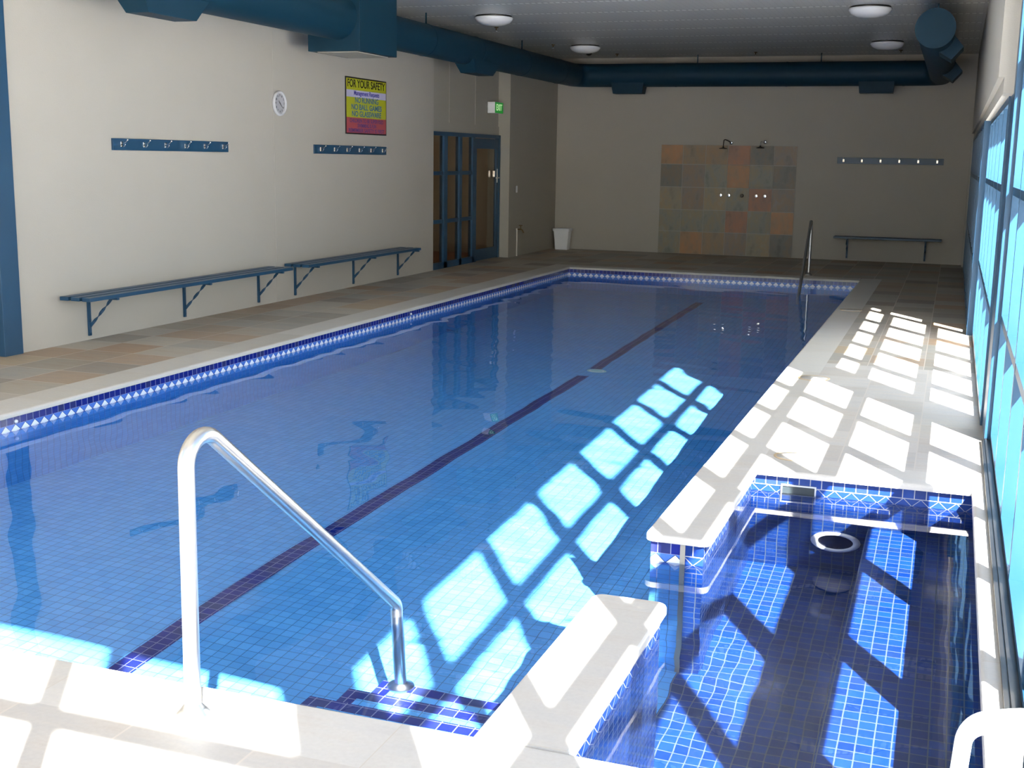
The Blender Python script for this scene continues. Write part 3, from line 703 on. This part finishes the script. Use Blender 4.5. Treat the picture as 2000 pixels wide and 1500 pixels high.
# ================================================================ SHOWER WALL
def shower_tiles():
    e = empty('tiled_panel', (-4.06, YB, 0)); e['_b'] = (0, 0, 0); tag(e, 'square panel of brown and grey slate tiles behind the showers', 'tiling')
    pal = {'g': (.24, .24, .20), 'o': (.36, .22, .12), 'b': (.28, .22, .15), 'd': (.18, .17, .15), 'y': (.29, .26, .19), 'r': (.33, .18, .12), 'k': (.24, .205, .175)}
    def tm(k_, c_):
        m, t, n, l, o = nt('slate '+k_); b_ = pbsdf(n, l, o, c_, .45)
        tc = n.new('ShaderNodeTexCoord'); mp = n.new('ShaderNodeMapping'); mp.inputs['Scale'].default_value = (1.6, 1, .9); mp.inputs['Rotation'].default_value = (0, .6, 0)
        l.new(tc.outputs['Object'], mp.inputs[0]); nz = noise(n, l, mp.outputs[0], 3.2, 5, .6)
        c2 = ramp(n, l, nz.outputs[0], [(.30, tuple(v*.7 for v in c_)), (.45, c_), (.58, (c_[0]*1.2, c_[1]*1.0, c_[2]*.8)), (.7, tuple(v*1.15 for v in c_))])
        l.new(c2, b_.inputs['Base Color']); return m
    keys = list(pal); mats = [tm(k_, pal[k_]) for k_ in keys]+[plain('tile grout', (.36, .34, .29), .8)]
    rows = ['obbrdk', 'dkgogd', 'ykygrk', 'gggrgo', 'gobkyd']
    xs = [-5.335, -4.912, -4.478, -4.058, -3.637, -3.205, -2.785]; zs = [2.052, 1.690, 1.262, .838, .424, .0]
    m = MB(); m.box(xs[0], xs[-1], YB-.010, YB-.001, 0, zs[0], len(keys))
    for r_ in range(5):
        for c_ in range(6): m.box(xs[c_]+.005, xs[c_+1]-.005, YB-.014, YB-.0095, zs[r_+1]+.005, zs[r_]-.005, keys.index(rows[r_][c_]))
    m.v = [(a+4.06, b_-YB, c_) for a, b_, c_ in m.v]; part('slate_tiles', m, mats, e)
shower_tiles()
def shower(x, label, long_arm, zf):
    e = empty('wall_shower', (x, YB-.012, zf)); e['_b'] = (0, 0, 0); tag(e, label, 'shower', 'wall showers')
    m = MB(); m.lathe([(0, 0), (.034, 0), (.034, .006), (.02, .014), (0, .014)], rot_to((0, 0, 0), (0, -1, 0)), 20); part('wall_flange', m, MT['chrome'], e)
    dx = -.11 if long_arm else -.05
    P = fillet([(0, -.01, 0), (dx*.45, -.10, .035 if long_arm else .0), (dx, -.16, .06 if long_arm else .015), (dx-.005, -.18, -.07)], .03, 6)
    m = MB(); m.tube(P, .009, 12); part('shower_arm', m, MT['darkmetal'] if long_arm else MT['chrome'], e)
    m = MB(); m.lathe([(0, .045), (.014, .042), (.018, .02), (.07, .008), (.075, 0), (.07, -.006), (0, -.008)], Matrix.Translation((dx-.005, -.18, -.112)), 28); part('shower_rose', m, MT['darkmetal'], e)
shower(-4.01, 'left shower rose on a long bent arm above the slate tiles', True, 2.10)
shower(-3.385, 'right shower rose on a short arm above the slate tiles', False, 2.12)
def tap(x, z, label, mt):
    e = empty('shower_tap', (x, YB-.0145, z)); e['_b'] = (0, 0, 0); tag(e, label, 'tap', 'shower taps')
    m = MB(); m.lathe([(0, 0), (.034, 0), (.032, .008), (.014, .016), (.014, .03), (0, .03)], rot_to((0, 0, 0), (0, -1, 0)), 20); part('tap_flange', m, mt, e)
    m = MB(); m.lathe([(.012, .028), (.030, .034), (.033, .048), (.026, .060), (0, .062)], rot_to((0, 0, 0), (0, -1, 0)), 8, smooth=False); part('tap_handle', m, mt, e)
for x, lab, mt in ((-4.155, 'chrome shower tap knob, the leftmost of the five', MT['chrome']), (-4.0, 'chrome shower tap knob, second from the left', MT['chrome']), (-3.76, 'small dull dark tap fitting between the two pairs of chrome knobs', MT['darkmetal']),
                   (-3.49, 'chrome shower tap knob, left one of the right hand pair', MT['chrome']), (-3.33, 'chrome shower tap knob, the rightmost of the five', MT['chrome'])): tap(x, 1.128, lab, mt)
# ================================================================ SMALL WALL ITEMS
def bin_():
    e = empty('waste_bin', (-7.20, 22.93, 0)); e['_b'] = (0, 0, 0); tag(e, 'white tapered plastic waste bin in the far left corner', 'bin')
    m = MB()
    def ring(hx, hy, z, r=.03):
        P = []
        for cx, cy_, a0 in ((hx-r, hy-r, 0), (-hx+r, hy-r, 90), (-hx+r, -hy+r, 180), (hx-r, -hy+r, 270)):
            for k_ in range(5): a = math.radians(a0+k_*22.5); P.append((cx+r*math.cos(a), cy_+r*math.sin(a), z))
        return P
    R1 = [ring(.125, .10, 0), ring(.155, .125, .355), ring(.168, .138, .358), ring(.170, .140, .395), ring(.150, .120, .395), ring(.148, .118, .36), ring(.118, .093, .012)]
    n = 20; vs = sum(R1, []); fs = [(i*n+k_, i*n+(k_+1) % n, (i+1)*n+(k_+1) % n, (i+1)*n+k_) for i in range(len(R1)-1) for k_ in range(n)]
    m.raw(vs, fs); m.face(ring(.125, .10, 0)[::-1]); m.face(ring(.118, .093, .012)); part('bin_body', m, MT['white'], e)
    m = MB(); m.rbox(-.166, .166, -.136, .136, .396, .412, .006); part('bin_lid', m, MT['white'], e)
bin_()
e = empty('garden_tap', (-7.42, 20.87, 0)); e['_b'] = (0, 0, 0); tag(e, 'brass garden tap on a cream standpipe beside the glazed doors', 'tap')
m = MB(); m.tube([(0, 0, 0), (0, 0, .49)], .012, 12); m.tube([(0, 0, .47), (0, 0, .50)], .019, 12); part('standpipe', m, MT['pvc'], e)
m = MB(); m.tube(fillet([(.0, 0, .485), (.09, .0, .485), (.13, .0, .42)], .03, 5), .013, 10); m.tube([(.07, 0, .485), (.07, 0, .55)], .009, 8); part('tap_body', m, MT['brass'], e)
m = MB(); m.tube([(.035, 0, .555), (.105, 0, .555)], .007, 8); part('tap_handle', m, MT['brass'], e)
m = MB(); m.rbox(0, .01, -.035, .035, -.06, .06, .003); o = m.build('light_switch', MT['white'], base=(0, 0, 0)); o.location = (-7.44, 20.86, 1.20); tag(o, 'small white switch plate on the wall just right of the doors', 'switch')
# ================================================================ HANDRAILS
def rail(name, P, r, base, label, flanges, rad):
    e = empty(name, base); tag(e, label, 'handrail'); b0 = Vector(base)
    m = MB(); m.tube(fillet(P, rad, 12), r, 24); part('rail_tube', m, MT['steel'], e)
    for p in flanges:
        m = MB(); m.lathe([(r, .045), (r+.012, .03), (r+.03, .016), (r+.033, .006), (r+.033, 0), (0, 0)], Matrix.Translation(p), 32); part('base_flange', m, MT['steel'], e)
    return e
rl = rail('handrail', [(-2.138, 3.035, .0), (-2.132, 3.035, .985), (-2.06, 4.37, -.085), (-2.035, 4.36, -.863)], .026, (-2.138, 3.035, 0), 'shiny stainless handrail bending down from the near deck to the pool steps', [(-2.138, 3.035, 0), (-2.035, 4.36, -.8635)], [.085, .05])
rl2 = rail('handrail', [(-2.09, 19.72, 0), (-2.09, 19.72, .93), (-2.03, 17.9, -.25), (-2.03, 17.9, -1.2)], .024, (-2.09, 19.72, 0), 'dark looking steel handrail at the far end of the pool', [(-2.09, 19.72, 0)], [.10, .05])
for o in list(rl.children)+list(rl2.children): o.cycles.is_caustics_receiver = True
# ================================================================ POOL FITTINGS
def lid(x, y, r, label):
    e = empty('deck_lid', (x, y, 0)); e['_b'] = (0, 0, 0); tag(e, label, 'lid', 'skimmer lids')
    m = MB(); m.lathe([(r*.87, .001), (r, .001), (r, .004), (r*.87, .004)], seg=40); part('lid_rim', m, MT['lid'], e)
    m = MB(); m.lathe([(r*.86, .0015), (r*.86, .003), (0, .003)], seg=40); part('lid_plate', m, MT['coping'], e)
lid(-.80, 7.31, .115, 'round sandy lid set in the deck beside the spa'); lid(-.98, 10.15, .13, 'round orange edged lid in the right deck, partly in window shadow'); lid(-1.08, 15.2, .13, 'round sandy lid in the right deck near the far end')
e = empty('floor_drain', (-3.495, 12.47, zfloor(12.47)+.002)); e['_b'] = (0, 0, 0); tag(e, 'round pale drain cover on the pool floor across the lane line', 'drain')
m = MB(); m.lathe([(.11, .0), (.11, .012), (.085, .02), (0, .022)], seg=32); dc = part('drain_cover', m, plain('pale green plastic', (.42, .72, .66), .5), e); dc.cycles.is_caustics_receiver = True
m = MB(); m.lathe([(.085, .0205), (.078, .026), (.07, .0235)], seg=32); part('drain_ring', m, MT['white'], e)
def ret(y, label):
    e = empty('pool_hook', (XL-TS+.001, y, -.075)); e['_b'] = (0, 0, 0); tag(e, label, 'fitting', 'white rim fittings')
    m = MB(); m.lathe([(0, 0), (.014, 0), (.014, .006), (.01, .016), (0, .018)], rot_to((0, 0, 0), (1, 0, 0)), 14); part('fitting_body', m, MT['white'], e)
ret(6.494, 'tiny white round fitting in the navy tile row at the near left of the pool'); ret(12.98, 'tiny white round fitting in the navy tile row half way along the left side')
e = empty('spa_light', (-.492, SY1+TS-.002, -.93)); e['_b'] = (0, 0, 0); tag(e, 'round underwater light with a white ring on the far wall of the spa', 'pool light')
m = MB(); m.lathe([(.135, 0), (.140, .03), (.132, .052), (.108, .058), (.100, .05), (.098, .036)], rot_to((0, 0, 0), (0, -1, .25)), 44); q = part('light_ring', m, MT['white'], e); q.cycles.is_caustics_receiver = True
m = MB(); m.lathe([(.100, .036), (.07, .046), (0, .05)], rot_to((0, 0, 0), (0, -1, .25)), 32); q = part('light_lens', m, plain('dark lens', (.01, .012, .05), .08), e)
e = empty('spa_skimmer', (-.72, SY1+TS-.001, -.118)); e['_b'] = (0, 0, 0); tag(e, 'rectangular skimmer opening in the frieze on the far wall of the spa', 'skimmer')
m = MB(); m.box(-.10, .10, -.010, 0, .028, .036); m.box(-.10, .10, -.010, 0, -.042, -.034); m.box(-.10, -.092, -.010, 0, -.034, .028); m.box(.092, .10, -.010, 0, -.034, .028); part('skimmer_frame', m, plain('pale grout', (.5, .52, .56), .6), e)
m = MB(); m.box(-.092, .092, -.004, 0, -.034, .028); part('skimmer_throat', m, plain('dark grey plastic', (.02, .03, .035), .5), e)
# ================================================================ CHAIR
def chair():
    e = empty('plastic_chair', (.205, 1.93, 0)); e['_b'] = (0, 0, 0); e.rotation_euler = (0, 0, 0); tag(e, 'white plastic chair beside the spa in the near right corner', 'chair')
    m = MB(); hw = .128
    # back frame: arch with rounded top corners, leaning back (+y)
    def bp(x, z): return Vector((x, .155+(z-.43)*.12, z))
    P = fillet([bp(-hw-.012, .43), bp(-hw+.012, .792), bp(0, .822), bp(hw-.012, .792), bp(hw+.012, .43)], [.045, 1.0, .045], 8)
    def flat(m, P, wv, th):
        n = len(P); vs = []
        for i in range(n):
            T = (P[min(n-1, i+1)]-P[max(0, i-1)]).normalized(); Nn = Vector((0, 1, -.12)).normalized(); B_ = T.cross(Nn).normalized(); wi = wv(i/(n-1)) if callable(wv) else wv
            for a in range(12):
                an = 2*PI*a/12; c_ = math.copysign(abs(math.cos(an))**.6, math.cos(an)); s__ = math.copysign(abs(math.sin(an))**.6, math.sin(an)); vs.append(P[i]+B_*wi*c_+Nn*th*s__)
        m.raw(vs, [(i*12+k_, i*12+(k_+1) % 12, (i+1)*12+(k_+1) % 12, (i+1)*12+k_) for i in range(n-1) for k_ in range(12)], 0, True)
    flat(m, P, lambda t: .0145+.009*math.sin(PI*t)**2, .010); part('back_frame', m, MT['white'], e)
    for x in (-.042, .042):
        m = MB(); flat(m, [bp(x, .43+.37*i/6) for i in range(7)], .022, .006); part('back_slat', m, MT['white'], e)
    m = MB(); m.rbox(-.145, .135, -.22, .165, .415, .44, .01); part('seat', m, MT['white'], e)
    for sx in (-1, 1):
        for y_, dy in ((-.19, -.02), (.14, .04)):
            m = MB(); m.tube([(sx*.125-.004, y_, .42), (sx*.13-.004, y_+dy*.5, .2), (sx*.135-.004, y_+dy, 0)], [.02, .017, .014], 10); part('leg', m, MT['white'], e)
chair()
# frieze phase
for nm, ph in (('pool diamond frieze', (-6.306+.0, .18)), ('spa diamond frieze', (.0, .18))):
    mt = bpy.data.materials[nm]
    ads = [x for x in mt.node_tree.nodes if x.type == 'MATH' and x.operation == 'ADD'][:2]
    ads[0].inputs[1].default_value = ph[0]+.047 if nm.startswith('pool') else 0; ads[1].inputs[1].default_value = ph[1]+.085*3-.085*3
for o in list(bpy.data.objects):
    if o.parent is None: continue
    n_ = o.name.split('.')[0]; sib = {c_.name.split('.')[0]: c_ for c_ in o.parent.children}
    up_ = {'door_handle': 'door_leaf', 'door_lock': 'door_leaf', 'door_pane': 'door_leaf', 'outlet_grille': 'branch_box', 'drain_ring': 'drain_cover', 'light_lens': 'light_ring', 'numeral': 'clock_face'}.get(n_)
    if n_ == 'lettering' and o.parent.name == 'exit_sign': up_ = 'sign_face'
    if up_ and up_ in sib: o.parent = sib[up_]
for o in list(bpy.data.objects):                                  # each line of lettering belongs to its band of the notice
    if o.parent and o.parent.name == 'safety_sign' and o.name.startswith('lettering'):
        for b_ in list(o.parent.children):
            if b_.name.split('.')[0].endswith('_band'):
                zz = [v.co.z for v in b_.data.vertices]
                if min(zz) < o.location.z < max(zz): o.parent = b_; break
for o in bpy.data.objects:
    if '_b' in o: del o['_b']
